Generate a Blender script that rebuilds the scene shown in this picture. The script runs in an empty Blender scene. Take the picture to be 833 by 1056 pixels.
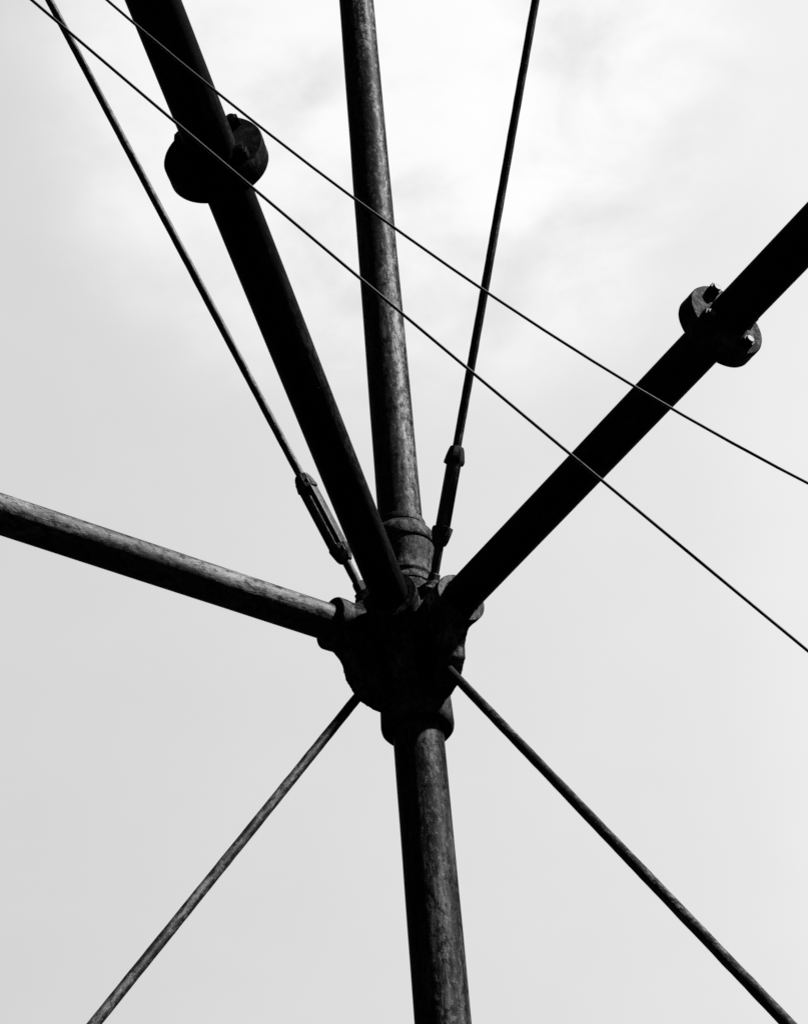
import bpy, bmesh, math, random
from mathutils import Vector, Matrix, Quaternion
from mathutils import noise as mnoise

random.seed(7)
S = bpy.context.scene
COL = S.collection
PI = math.pi

# ------------------------------------------------------------------ camera
F, CX, CY = 2000.0, 416.5, 528.0          # focal length and centre in photo pixels
EYE = Vector((0, 0, 1.6))
def cam_dir(px, py):
    return Vector((px - CX, -(py - CY), -F)).normalized()
up = cam_dir(215, -1800)                   # where the vertical pipes converge
fwd = Vector((0, 0, -1))
yv = (fwd - up * fwd.dot(up)).normalized()
xv = yv.cross(up)
R = Matrix((xv, yv, up))                   # camera -> world
cam = bpy.data.cameras.new('camera')
cam.sensor_fit = 'HORIZONTAL'; cam.sensor_width = 36
cam.lens = F / 833 * 36
cam.clip_end = 5000
co = bpy.data.objects.new('camera', cam); COL.objects.link(co)
co.matrix_world = Matrix.Translation(EYE) @ R.to_4x4()
S.camera = co
def ray(px, py): return R @ cam_dir(px, py)

HUB = Vector((-0.014319, 4.835560, 1.6 + 3.577589))     # the joint's centre
AZ = {'left': -144.23, 'radial': -100.05, 'right': -55.81}
def hdir(n):
    a = math.radians(AZ[n]); return Vector((math.cos(a), math.sin(a), 0))
def in_plane(px, py, n):
    """point seen at a pixel, in the vertical plane of one strut"""
    nn = hdir(n).cross(Vector((0, 0, 1))); q = ray(px, py)
    return EYE + q * (nn.dot(HUB - EYE) / nn.dot(q))

# ------------------------------------------------------------------ materials
def iron(name, dark, light, rough=0.62, streak=1.0, cover=0.5, bump=0.25, scale=1.0, spec=0.3, spots=0.5, metal=0.75, floor=.07):
    """weathered iron: dark coat with pale worn patches and specks, drawn out along local Z"""
    m = bpy.data.materials.new(name); m.use_nodes = True
    nt = m.node_tree; N = nt.nodes; L = nt.links
    b = N['Principled BSDF']
    tc = N.new('ShaderNodeTexCoord'); oi = N.new('ShaderNodeObjectInfo')
    mul = N.new('ShaderNodeMath'); mul.operation = 'MULTIPLY'; mul.inputs[1].default_value = 37.0
    L.new(oi.outputs['Random'], mul.inputs[0])
    add = N.new('ShaderNodeVectorMath'); add.operation = 'ADD'
    L.new(tc.outputs['Object'], add.inputs[0]); L.new(mul.outputs[0], add.inputs[1])
    def nz(sx, sz, detail, r=0.6, dist=0.0):
        mp = N.new('ShaderNodeMapping'); mp.inputs['Scale'].default_value = (sx * scale, sx * scale, sz * scale)
        L.new(add.outputs[0], mp.inputs['Vector'])
        n = N.new('ShaderNodeTexNoise'); n.inputs['Scale'].default_value = 1.0
        n.inputs['Detail'].default_value = detail; n.inputs['Roughness'].default_value = r
        n.inputs['Distortion'].default_value = dist
        L.new(mp.outputs[0], n.inputs['Vector']); return n
    def ramp(src, a, bb):
        r = N.new('ShaderNodeMapRange'); r.interpolation_type = 'SMOOTHSTEP'
        r.inputs['From Min'].default_value = a; r.inputs['From Max'].default_value = bb
        L.new(src.outputs['Fac'] if 'Fac' in src.outputs else src.outputs[0], r.inputs['Value']); return r
    def math2(op, a, bb):
        k = N.new('ShaderNodeMath'); k.operation = op
        for i, v in enumerate((a, bb)):
            if isinstance(v, (int, float)): k.inputs[i].default_value = v
            else: L.new(v.outputs[0], k.inputs[i])
        return k
    big = ramp(nz(8, 2.0 / streak, 4), cover - .10, cover + .14)       # broad worn areas
    mid = ramp(nz(30, 8 / streak, 7, .78, .6), .45, .64)               # flaking streaks
    fin = ramp(nz(75, 42, 3, .7), .53, .66)                            # specks
    pit = ramp(nz(48, 30, 5, .75), .50, .62)                           # dark pits and scabs
    s = math2('MULTIPLY', math2('ADD', math2('MULTIPLY', big, .78), .22), mid)
    sp = math2('MULTIPLY', math2('ADD', math2('MULTIPLY', big, .7), .3), math2('MULTIPLY', fin, spots))
    s = math2('ADD', math2('ADD', s, sp), floor)
    s = math2('MULTIPLY', s, math2('SUBTRACT', 1.0, math2('MULTIPLY', pit, .85)))
    s.use_clamp = True
    mix = N.new('ShaderNodeMix'); mix.data_type = 'RGBA'
    mix.inputs['A'].default_value = (dark, dark, dark, 1); mix.inputs['B'].default_value = (light, light, light, 1)
    L.new(s.outputs[0], mix.inputs['Factor']); L.new(mix.outputs['Result'], b.inputs['Base Color'])
    rr = N.new('ShaderNodeMapRange'); rr.inputs['To Min'].default_value = rough; rr.inputs['To Max'].default_value = min(1, rough + .22)
    L.new(s.outputs[0], rr.inputs['Value']); L.new(rr.outputs[0], b.inputs['Roughness'])
    b.inputs['Specular IOR Level'].default_value = spec
    b.inputs['Metallic'].default_value = metal
    b.inputs['Specular Tint'].default_value = (.25, .25, .25, 1)
    h = math2('ADD', math2('MULTIPLY', nz(70, 45, 6, .75), 1.0), math2('MULTIPLY', s, .5))
    bp = N.new('ShaderNodeBump'); bp.inputs['Strength'].default_value = bump; bp.inputs['Distance'].default_value = .004
    L.new(h.outputs[0], bp.inputs['Height']); L.new(bp.outputs[0], b.inputs['Normal'])
    return m

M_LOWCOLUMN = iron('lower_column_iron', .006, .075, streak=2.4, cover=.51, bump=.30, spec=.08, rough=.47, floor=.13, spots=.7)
M_COLUMN = iron('column_iron', .007, .125, streak=2.0, cover=.50, bump=.30, spec=.08, rough=.46, floor=.12, spots=.8)
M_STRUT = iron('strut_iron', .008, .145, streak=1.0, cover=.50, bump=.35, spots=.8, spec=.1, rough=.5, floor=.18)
M_SHADEDSTRUT = iron('shaded_strut_iron', .006, .040, streak=1.2, cover=.50, bump=.35, spots=.6, spec=.1, rough=.55)  # darker strut iron: shade on radial and right pipes put into the colour
M_ROD = iron('rod_iron', .015, .110, rough=.45, scale=1.3, cover=.5, bump=.35, spec=.30)
M_LOWROD = iron('lower_rod_iron', .010, .110, rough=.5, scale=1.2, cover=.49, bump=.35, spec=.15, spots=.8)
M_CAST = iron('cast_iron', .004, .170, rough=.6, streak=.5, cover=.51, bump=.4, spec=.03)
M_RIM = iron('turned_iron', .009, .105, rough=.58, streak=.5, cover=.50, bump=.35, spots=.8, spec=.1, floor=.14)
M_SHADEDRIM = iron('shaded_rim_iron', .006, .050, rough=.6, streak=.5, cover=.50, bump=.45, spec=.08)  # darker rim iron: unlit look of radial flange and nuts put into the colour
M_STUD = iron('stud_steel', .05, .16, rough=.5, scale=1.6, cover=.4, bump=.05, spec=.2, metal=.3, floor=.3)
M_NUT = iron('bolt_iron', .010, .050, rough=.55, scale=1.6, cover=.5, bump=.12, spec=.15, metal=.4)
M_WIRE = iron('wire_steel', .010, .025, rough=.6, scale=2, bump=.0, spec=.2, metal=0)
M_GROUND = iron('low_bounce_ground', .004, .010, rough=.95, scale=.02, streak=.5, bump=.2, spec=.05, metal=0)  # unseen ground, blackened to keep bounced light off the undersides

# ------------------------------------------------------------------ mesh helpers
def link_mesh(name, bm, mat, parent=None, smooth=True, angle=38):
    me = bpy.data.meshes.new(name)
    bmesh.ops.recalc_face_normals(bm, faces=bm.faces[:])
    if smooth:
        for f in bm.faces: f.smooth = True
        lim = math.radians(angle)
        for e in bm.edges:
            if len(e.link_faces) == 2 and e.calc_face_angle(0) > lim: e.smooth = False
    bm.to_mesh(me); bm.free()
    me.materials.append(mat)
    o = bpy.data.objects.new(name, me); COL.objects.link(o)
    if parent: o.parent = parent
    return o
def describe(o, label, cat, group=None, kind=None):
    if label: o['label'] = label
    if cat: o['category'] = cat
    if group: o['group'] = group
    if kind: o['kind'] = kind
    return o
def empty(name, loc, axis=None, roll=0.0):
    o = bpy.data.objects.new(name, None); COL.objects.link(o)
    o.empty_display_size = .05
    o.location = loc
    if axis is not None:
        q = Vector((0, 0, 1)).rotation_difference(axis) @ Quaternion((0, 0, 1), roll)
        # keep local X horizontal so that turnbuckles and bolts sit in a known way round
        z = axis.normalized()
        x = Vector((0, 0, 1)).cross(z)
        x = x.normalized() if x.length > 1e-4 else Vector((1, 0, 0))
        y = z.cross(x)
        m = Matrix((x, y, z)).transposed().to_4x4() @ Matrix.Rotation(roll, 4, 'Z')
        o.rotation_euler = m.to_euler()
    return o
def lathe(bm, prof, seg=48, wob=0.0, mat=None, seed=0):
    """closed solid of revolution about Z from (radius, z) pairs; radius 0 makes a pole"""
    mat = mat or Matrix()
    rings = []
    for r, z in prof:
        if r < 1e-6:
            rings.append([bm.verts.new(mat @ Vector((0, 0, z)))])
        else:
            ring = []
            for k in range(seg):
                a = 2 * PI * k / seg
                rr = r
                if wob: rr += wob * mnoise.noise(Vector((math.cos(a) * 1.5 + seed, math.sin(a) * 1.5, z * 4)))
                ring.append(bm.verts.new(mat @ Vector((rr * math.cos(a), rr * math.sin(a), z))))
            rings.append(ring)
    for a, b in zip(rings, rings[1:]):
        if len(a) == 1 and len(b) == 1: continue
        for k in range(seg):
            k2 = (k + 1) % seg
            if len(a) == 1: bm.faces.new((a[0], b[k], b[k2]))
            elif len(b) == 1: bm.faces.new((a[k], b[0], a[k2]))
            else: bm.faces.new((a[k], b[k], b[k2], a[k2]))
    for ring, flip in ((rings[0], True), (rings[-1], False)):
        if len(ring) > 1: bm.faces.new(ring[::-1] if flip else ring)
    return bm
def pipe_bm(r, z0, z1, seg=48, wob=.0006, step=.12, seed=0, bow=0.0):
    n = max(2, int((z1 - z0) / step))
    prof = [(r, z0 + (z1 - z0) * i / n) for i in range(n + 1)]
    return lathe(bmesh.new(), prof, seg, wob, seed=seed)
def hexa(bm, r, h, mat, seg=6, cham=.10):
    lathe(bm, [(r, 0), (r, h * .90), (r * (1 - cham), h)], seg, mat=mat)
def box(bm, lo, hi, mat=None, bev=0.0):
    mat = mat or Matrix()
    c = [(x, y, z) for z in (lo[2], hi[2]) for y in (lo[1], hi[1]) for x in (lo[0], hi[0])]
    t = bmesh.new()
    v = [t.verts.new(p) for p in c]
    for q in ((0, 2, 3, 1), (4, 5, 7, 6), (0, 1, 5, 4), (2, 6, 7, 3), (0, 4, 6, 2), (1, 3, 7, 5)):
        t.faces.new([v[i] for i in q])
    if bev: bmesh.ops.bevel(t, geom=t.edges[:], offset=bev, segments=2, affect='EDGES', profile=.6)
    vm = {w: bm.verts.new(mat @ w.co) for w in t.verts}
    for f in t.faces: bm.faces.new([vm[w] for w in f.verts])
    t.free()
def prism(bm, outline, half, mat):
    """outline in local XZ, thickness +-half along Y"""
    a = [bm.verts.new(mat @ Vector((x, -half, z))) for x, z in outline]
    b = [bm.verts.new(mat @ Vector((x, half, z))) for x, z in outline]
    n = len(outline)
    bm.faces.new(a); bm.faces.new(b[::-1])
    for i in range(n): bm.faces.new((a[i], a[(i + 1) % n], b[(i + 1) % n], b[i]))

# ------------------------------------------------------------------ the hub casting
hub = empty('hub_casting', HUB)
describe(hub, 'dark bowl-shaped cast iron hub joining the vertical pipe, three level pipes and the rods', 'joint casting')
MOUTH = .285                               # socket length from the pipe's axis
bm = bmesh.new()
lathe(bm, [(0, -.262), (.100, -.262), (.102, -.20), (.112, -.16), (.134, -.11), (.148, -.06), (.150, -.01), (.146, .05), (.134, .10),
           (.114, .15), (.098, .185), (.091, .215), (.089, .255), (0, .255)], 64)
for n in AZ:
    rz = Matrix.Rotation(math.radians(AZ[n]), 4, 'Z')
    ax = rz @ Matrix.Rotation(PI / 2, 4, 'Y')           # local Z -> outwards
    lathe(bm, [(.080, 0), (.080, .19), (.0815, MOUTH - .012)], 48, mat=ax)
    if n == 'radial':
        prism(bm, [(0, .14), (.13, .10), (.24, .05), (.262, -.06), (.20, -.13), (.14, -.20), (0, -.24)], .04, rz)
    else:
        # rib with a pad above and below, where the tie rods are anchored
        prism(bm, [(0, .16), (.12, .152), (.165, .122), (.24, .06), (.275, -.04), (.262, -.075), (.235, -.105), (.222, -.17),
                   (.185, -.225), (.13, -.245), (0, -.25)], .043, rz)
        lathe(bm, [(.040, -.03), (.040, .03)], 24, mat=rz @ Matrix.Translation((.150, 0, .112)))
tmp_me = bpy.data.meshes.new('casting_blank'); bmesh.ops.recalc_face_normals(bm, faces=bm.faces[:]); bm.to_mesh(tmp_me); bm.free()
tmp = bpy.data.objects.new('casting_blank', tmp_me); COL.objects.link(tmp)
md = tmp.modifiers.new('fuse', 'REMESH'); md.mode = 'VOXEL'; md.voxel_size = .0055; md.use_smooth_shade = True
sm = tmp.modifiers.new('soften', 'SMOOTH'); sm.iterations = 7; sm.factor = .5
dg = bpy.context.evaluated_depsgraph_get()
body_me = bpy.data.meshes.new_from_object(tmp.evaluated_get(dg))
bpy.data.objects.remove(tmp); bpy.data.meshes.remove(tmp_me)
bb = bmesh.new(); bb.from_mesh(body_me); bpy.data.meshes.remove(body_me)
for v in bb.verts:                          # sand-cast roughness
    v.co += v.co.normalized() * (.0022 * mnoise.noise(v.co * 24) + .0010 * mnoise.noise(v.co * 70))
link_mesh('body', bb, M_CAST, hub, angle=180)
# socket lips
for n in AZ:
    ax = Matrix.Rotation(math.radians(AZ[n]), 4, 'Z') @ Matrix.Rotation(PI / 2, 4, 'Y')
    b = lathe(bmesh.new(), [(.0585, MOUTH - .030), (.0815, MOUTH - .030), (.0828, MOUTH - .020), (.0832, MOUTH + .003), (.0815, MOUTH + .007),
                            (.0610, MOUTH + .007), (.0580, MOUTH + .002)], 56, .0012, mat=ax, seed=AZ[n] % 7)
    link_mesh('socket_lip', b, M_RIM, hub, angle=50)
# lower collar (hollow underside round the pipe)
b = lathe(bmesh.new(), [(.090, -.168), (.1045, -.168), (.1065, -.175), (.1085, -.21), (.1110, -.284), (.1090, -.297), (.103, -.305), (.080, -.306), (.078, -.298)], 64, .0012)
link_mesh('collar', b, M_RIM, hub, angle=45)
# upper neck and bell
b = lathe(bmesh.new(), [(.080, .222), (.0935, .224), (.0945, .232), (.0935, .240), (.0905, .244), (.0900, .256), (.0935, .260), (.0940, .270), (.0915, .276), (.0950, .31), (.1000, .35), (.1030, .385), (.1030, .41)], 56, .001)
link_mesh('neck', b, M_RIM, hub, angle=50)
b = lathe(bmesh.new(), [(.1032, .391), (.1075, .390), (.1098, .396), (.1100, .412), (.1090, .428), (.1050, .440), (.1030, .442), (.0930, .460), (.0830, .469), (.0790, .470), (.0788, .474), (.0815, .477), (.0815, .497), (.0790, .503), (.0735, .504)], 56, .0008)
link_mesh('bell_ring', b, M_RIM, hub, angle=40)

# ------------------------------------------------------------------ vertical pipe, below and above the hub
lowp = empty('column_pipe', HUB)
describe(lowp, 'dark vertical pipe below the hub, running down out of the bottom of the picture', 'pipe')
link_mesh('pipe', pipe_bm(.0765, -HUB.z - .3, -.25, 64, .0008), M_LOWCOLUMN, lowp)
link_mesh('thread_ring', lathe(bmesh.new(), [(.0764, -.335), (.0772, -.333), (.0772, -.309), (.0764, -.306)], 64), M_LOWCOLUMN, lowp)
upp = empty('column_pipe', HUB)
describe(upp, 'weathered vertical pipe above the hub with pale worn streaks on its right side', 'pipe')
link_mesh('pipe', pipe_bm(.0725, .40, 9.5, 64, .0008, seed=3), M_COLUMN, upp)

# ------------------------------------------------------------------ horizontal pipes
def bolted_flange(parent, z, turn, seed, mat):
    for s in (-1, 1):
        p = [(.056, 0), (.1130, 0), (.1146, .0015), (.1150, .010), (.1150, .024), (.1125, .029), (.108, .0305), (.066, .0315), (.0600, .035), (.0575, .035)]
        b = lathe(bmesh.new(), [(r * (1.035 if mat is M_SHADEDRIM and r > .1 else 1), z + s * (zz + .0004)) for r, zz in p], 72, .0012, seed=seed + s)
        fl = link_mesh('flange', b, mat, parent, angle=32)
        for k in range(4):
            a = turn + 2 * PI * k / 4
            m = Matrix.Translation((.087 * math.cos(a), .087 * math.sin(a), 0)) @ Matrix.Rotation(a + random.uniform(-.2, .2), 4, 'Z')
            nb = bmesh.new()
            if s < 0: nb.free(); break                   # studs: nuts on the outer face only
            hexa(nb, .0190, .022, m @ Matrix.Translation((0, 0, z + .031)))
            link_mesh('nut', nb, M_NUT if mat is M_RIM else M_SHADEDRIM, fl, angle=25)
            nb = bmesh.new()
            lathe(nb, [(.0115, .050), (.0115, .0565), (.0100, .0590), (0, .0590)], 20, mat=m @ Matrix.Translation((0, 0, z)))
            link_mesh('stud_end', nb, M_STUD if mat is M_RIM else M_SHADEDRIM, fl, angle=25)
def strut(n, label, length, flange=None, turn=0.0, r=.057, seed=0, mat=None, rim=None):
    mat = mat or M_STRUT; rim = rim or M_RIM
    o = empty('strut_pipe', HUB, hdir(n))
    describe(o, label, 'pipe')
    if flange:
        link_mesh('pipe', pipe_bm(r, .15, flange - .004, 56, seed=seed), mat, o)
        link_mesh('pipe', pipe_bm(r, flange + .004, length, 56, seed=seed + 1), mat, o)
        bolted_flange(o, flange, turn, seed, rim)
    else:
        link_mesh('pipe', pipe_bm(r, .15, length, 56, seed=seed), mat, o)
    return o
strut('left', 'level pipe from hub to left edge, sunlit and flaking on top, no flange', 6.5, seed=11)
strut('radial', 'black pipe from hub to top left, with thick flange seen from below', 6.5, 1.9992, math.radians(54), seed=21, mat=M_SHADEDSTRUT, rim=M_SHADEDRIM)
strut('right', 'black pipe from the hub to the right edge, with a flange showing bright nuts', 6.5, 1.5513, math.radians(25), seed=31, mat=M_SHADEDSTRUT)

# ------------------------------------------------------------------ tie rods
def rod_axis(n, a, b):
    A = in_plane(*a, n); B = in_plane(*b, n)
    return A, (B - A).normalized()
def along(n, A, d, px):
    return (in_plane(*px, n) - A).dot(d)
def rough_rod(r, z0, z1, seed, amp=.0008):
    n = int((z1 - z0) / .02)
    bm = bmesh.new()
    prev = None; first = None
    seg = 20
    for i in range(n + 1):
        z = z0 + (z1 - z0) * i / n
        ring = []
        for k in range(seg):
            a = 2 * PI * k / seg
            rr = r + amp * mnoise.noise(Vector((math.cos(a) * 1.2 + seed, math.sin(a) * 1.2, z * 22)))
            ring.append(bm.verts.new((rr * math.cos(a), rr * math.sin(a), z)))
        if prev:
            for k in range(seg):
                bm.faces.new((prev[k], prev[(k + 1) % seg], ring[(k + 1) % seg], ring[k]))
        else: bm.faces.new(ring[::-1])
        prev = ring
    bm.faces.new(prev)
    return bm
def upper_rod(n, a, b, t0, t1, label, roll, r, seed, length=9.0):
    A, d = rod_axis(n, a, b)
    o = empty('tie_rod', A, d, roll)
    describe(o, label, 'tie rod', 'tie rods with turnbuckles above the hub')
    z0, z1 = along(n, A, d, t0), along(n, A, d, t1)         # the turnbuckle's two ends
    link_mesh('anchor_rod', rough_rod(r, -.06, z0 + .055, seed), M_ROD, o)
    nb = bmesh.new(); hexa(nb, r * 1.5, .034, Matrix.Translation((0, 0, -.010)))
    lathe(nb, [(r * 2.0, -.020), (r * 2.0, -.013), (r * 1.6, -.010)], 24)
    link_mesh('anchor_nut', nb, M_NUT, o, angle=25)
    link_mesh('rod', rough_rod(r, z1 - .06, length, seed + 5), M_ROD, o)
    tb = bmesh.new()
    for s in (-1, 1):                                       # two side bars
        box(tb, (s * .0165 - .0095, -.021, z0 + .020), (s * .0165 + .0095, .021, z1 - .020), bev=.004)
    t = link_mesh('turnbuckle', tb, M_ROD, o, angle=30)
    for zc, s in ((z0, 1), (z1, -1)):
        eb = bmesh.new()
        m = Matrix.Translation((0, 0, zc)) @ (Matrix() if s > 0 else Matrix.Rotation(PI, 4, 'X'))
        lathe(eb, [(.0225, -.004), (.026, .004), (.030, .020), (.0345, .044), (.034, .050), (.029, .052)], 8, mat=m @ Matrix.Rotation(PI / 8, 4, 'Z'))
        link_mesh('end_boss', eb, M_RIM, t, angle=30)
    return o
upper_rod('left', (372, 608), (51, 0), (352, 578), (313, 492), 'thin tie rod with open turnbuckle rising to top left beside black flanged pipe', 0.35, .0140, 2)
upper_rod('right', (446.5, 600), (552, 0), (455, 560), (470, 463), 'thin tie rod with a turnbuckle rising to the top edge right of the vertical pipe', 1.2, .0140, 4)
def lower_rod(n, a, b, label, r, seed):
    A, d = rod_axis(n, a, b)
    o = empty('tie_rod', A, d)
    describe(o, label, 'tie rod', 'plain tie rods below the hub')
    link_mesh('rod', rough_rod(r, -.07, (A.z + .05) / -d.z, seed), M_LOWROD, o)
    return o
lower_rod('left', (372, 715), (97.5, 1056), 'thin plain rod slanting from the hub down to the bottom left', .0149, 7)
lower_rod('right', (462, 690), (812, 1056), 'thin plain rod slanting from the hub down to the bottom right', .0145, 9)

# ------------------------------------------------------------------ overhead wires
def wire(pts, d0, d1, label, r, ext=6.0):
    a, b = pts[0], pts[-1]
    P0 = EYE + ray(*a) * d0; P1 = EYE + ray(*b) * d1
    hz = (P1 - P0); hz.z = 0; nn = hz.cross(Vector((0, 0, 1))).normalized()
    P = []
    for p in pts:
        q = ray(*p); P.append(EYE + q * (nn.dot(P0 - EYE) / nn.dot(q)))
    # parabola through the measured points, carried on past both ends
    h = hz.normalized(); ts = [(p - P0).dot(h) for p in P]; zs = [p.z for p in P]
    ts = ts + [ts[0]] * 5 + [ts[-1]] * 8; zs = zs + [zs[0]] * 5 + [zs[-1]] * 8      # hold the ends
    n = len(ts); s = [sum(t ** k for t in ts) for k in range(5)]
    y = [sum(z * t ** k for t, z in zip(ts, zs)) for k in range(3)]
    c = Matrix(((s[0], s[1], s[2]), (s[1], s[2], s[3]), (s[2], s[3], s[4]))).inverted() @ Vector(y)
    o = empty_none = None
    bm = bmesh.new(); prev = None; N = 160; seg = 10
    t0, t1 = -ext, max(ts) + ext
    def pos(t):
        q = P0 + h * t; z = c[0] + c[1] * t + c[2] * t * t
        return Vector((q.x, q.y, z))
    for i in range(N + 1):
        t = t0 + (t1 - t0) * i / N
        p = pos(t); tg = (pos(t + .01) - p).normalized()
        u = tg.cross(Vector((0, 0, 1))).normalized(); v = u.cross(tg)
        ring = [bm.verts.new(p - P0 + (u * math.cos(2 * PI * k / seg) + v * math.sin(2 * PI * k / seg)) * r) for k in range(seg)]
        if prev:
            for k in range(seg): bm.faces.new((prev[k], prev[(k + 1) % seg], ring[(k + 1) % seg], ring[k]))
        else: bm.faces.new(ring[::-1])
        prev = ring
    bm.faces.new(prev)
    w = link_mesh('overhead_wire', bm, M_WIRE)
    w.location = P0
    describe(w, label, 'wire', 'thin wires crossing in front of the pipes')
    return w
wire([(32, 0), (144, 90), (175, 116), (259, 189), (375, 290), (500.6, 400), (588, 471), (620, 496.5), (833, 671)], 3.55, 3.25,
     'lower of the two thin wires, nearly straight, crossing in front of the black flange', .0027)
wire([(110, 0), (212, 82), (300, 152), (362, 200), (417, 243), (497, 299), (650, 400), (689, 421.6), (833, 498)], 3.75, 3.45,
     'upper of the two thin wires, gently sagging, passing right of the black flange', .0026)

# ------------------------------------------------------------------ ground (far below the picture)
bm = bmesh.new()
g = [bm.verts.new(p) for p in ((-800, -800, 0), (800, -800, 0), (800, 800, 0), (-800, 800, 0))]
bm.faces.new(g)
gr = link_mesh('ground', bm, M_GROUND, smooth=False); gr['kind'] = 'structure'

# ------------------------------------------------------------------ light
SUN_AZ, SUN_EL = math.radians(-12), math.radians(50)
sd = Vector((math.cos(SUN_AZ) * math.cos(SUN_EL), math.sin(SUN_AZ) * math.cos(SUN_EL), math.sin(SUN_EL)))
ld = bpy.data.lights.new('sun', 'SUN'); ld.energy = 5.0; ld.angle = math.radians(4); ld.color = (1, 1, 1)
lo = bpy.data.objects.new('sun', ld); COL.objects.link(lo)
lo.rotation_euler = sd.to_track_quat('Z', 'Y').to_euler(); lo.location = (4, -2, 12)

W = bpy.data.worlds.new('World'); S.world = W; W.use_nodes = True
nt = W.node_tree; N = nt.nodes; L = nt.links
bg = N['Background']
sky = N.new('ShaderNodeTexSky'); sky.sky_type = 'NISHITA'; sky.sun_disc = False
sky.sun_elevation = SUN_EL; sky.sun_rotation = PI / 2 - SUN_AZ
bw = N.new('ShaderNodeRGBToBW'); L.new(sky.outputs[0], bw.inputs[0])
def mth(op, a, b=None, clamp=False):
    k = N.new('ShaderNodeMath'); k.operation = op; k.use_clamp = clamp
    for i, v in enumerate((a, b)):
        if v is None: continue
        if isinstance(v, (int, float)): k.inputs[i].default_value = v
        else: L.new(v, k.inputs[i])
    return k.outputs[0]
def sstep(v, a, b, lo_=0.0, hi_=1.0):
    k = N.new('ShaderNodeMapRange'); k.interpolation_type = 'SMOOTHSTEP'
    k.inputs['From Min'].default_value = a; k.inputs['From Max'].default_value = b
    k.inputs['To Min'].default_value = lo_; k.inputs['To Max'].default_value = hi_
    L.new(v, k.inputs['Value']); return k.outputs[0]
tc = N.new('ShaderNodeTexCoord')
def toward(v):
    k = N.new('ShaderNodeVectorMath'); k.operation = 'DOT_PRODUCT'
    L.new(tc.outputs['Generated'], k.inputs[0]); k.inputs[1].default_value = v; return k.outputs['Value']
def cloud_noise(sc, det, rough, off, dist=.3, sz=1.6):
    mp = N.new('ShaderNodeMapping'); mp.inputs['Location'].default_value = off; mp.inputs['Scale'].default_value = (1, 1, sz)
    L.new(tc.outputs['Generated'], mp.inputs['Vector'])
    n = N.new('ShaderNodeTexNoise'); n.inputs['Scale'].default_value = sc; n.inputs['Detail'].default_value = det
    n.inputs['Roughness'].default_value = rough; n.inputs['Distortion'].default_value = dist
    L.new(mp.outputs[0], n.inputs['Vector']); return n.outputs['Fac']
SKY_STRENGTH = .10
EXPO = 1.3
unit = 1 / (2 ** EXPO) / SKY_STRENGTH        # one display white in sky units
sep = N.new('ShaderNodeSeparateXYZ'); L.new(tc.outputs['Generated'], sep.inputs[0])
veil = mth('ADD', mth('ADD', .742, mth('MULTIPLY', sep.outputs['X'], .32)), mth('MULTIPLY', mth('SUBTRACT', sep.outputs['Z'], .64), .05))   # thin high overcast
n1 = cloud_noise(5.0, 6, .5, (3.1, 1.7, .4))
n2 = cloud_noise(13.0, 6, .55, (.3, 5.7, 2.4))
bank = sstep(toward(tuple(ray(400, 60))), math.cos(math.radians(12.5)), math.cos(math.radians(3)))
nn = mth('SUBTRACT', mth('ADD', mth('MULTIPLY', n1, .62), mth('MULTIPLY', n2, .38)), .5)
m = mth('MULTIPLY', bank, mth('ADD', .42, mth('MULTIPLY', nn, 3.2)))
puff = sstep(m, -.05, .55)
veil = mth('ADD', veil, sstep(sep.outputs['X'], .13, .23, 0, .05))
cl = mth('ADD', veil, mth('MULTIPLY', puff, .21))
cl = mth('MULTIPLY', cl, mth('ADD', 1.0, mth('MULTIPLY', mth('SUBTRACT', n2, .5), .06)))
cl = mth('MULTIPLY', cl, unit)
cover = sstep(toward(tuple(ray(416, 528))), .74, .945)                    # overcast kept to the view side; unseen sky dimmed to deepen the shade
mixn = N.new('ShaderNodeMix'); mixn.data_type = 'FLOAT'
L.new(cover, mixn.inputs['Factor']); L.new(mth('MULTIPLY', bw.outputs[0], .06), mixn.inputs['A']); L.new(cl, mixn.inputs['B'])
L.new(mixn.outputs['Result'], bg.inputs['Color'])
bg.inputs['Strength'].default_value = SKY_STRENGTH

vs = S.view_settings
S.display_settings.display_device = 'sRGB'
vs.view_transform = 'Standard'; vs.look = 'None'; vs.exposure = EXPO; vs.gamma = 1.0; vs.use_curve_mapping = False
S.render.engine = 'CYCLES'
S.cycles.use_denoising = False
S.cycles.sample_clamp_indirect = 1.0
S.cycles.sample_clamp_direct = 1.0
S.render.film_transparent = False
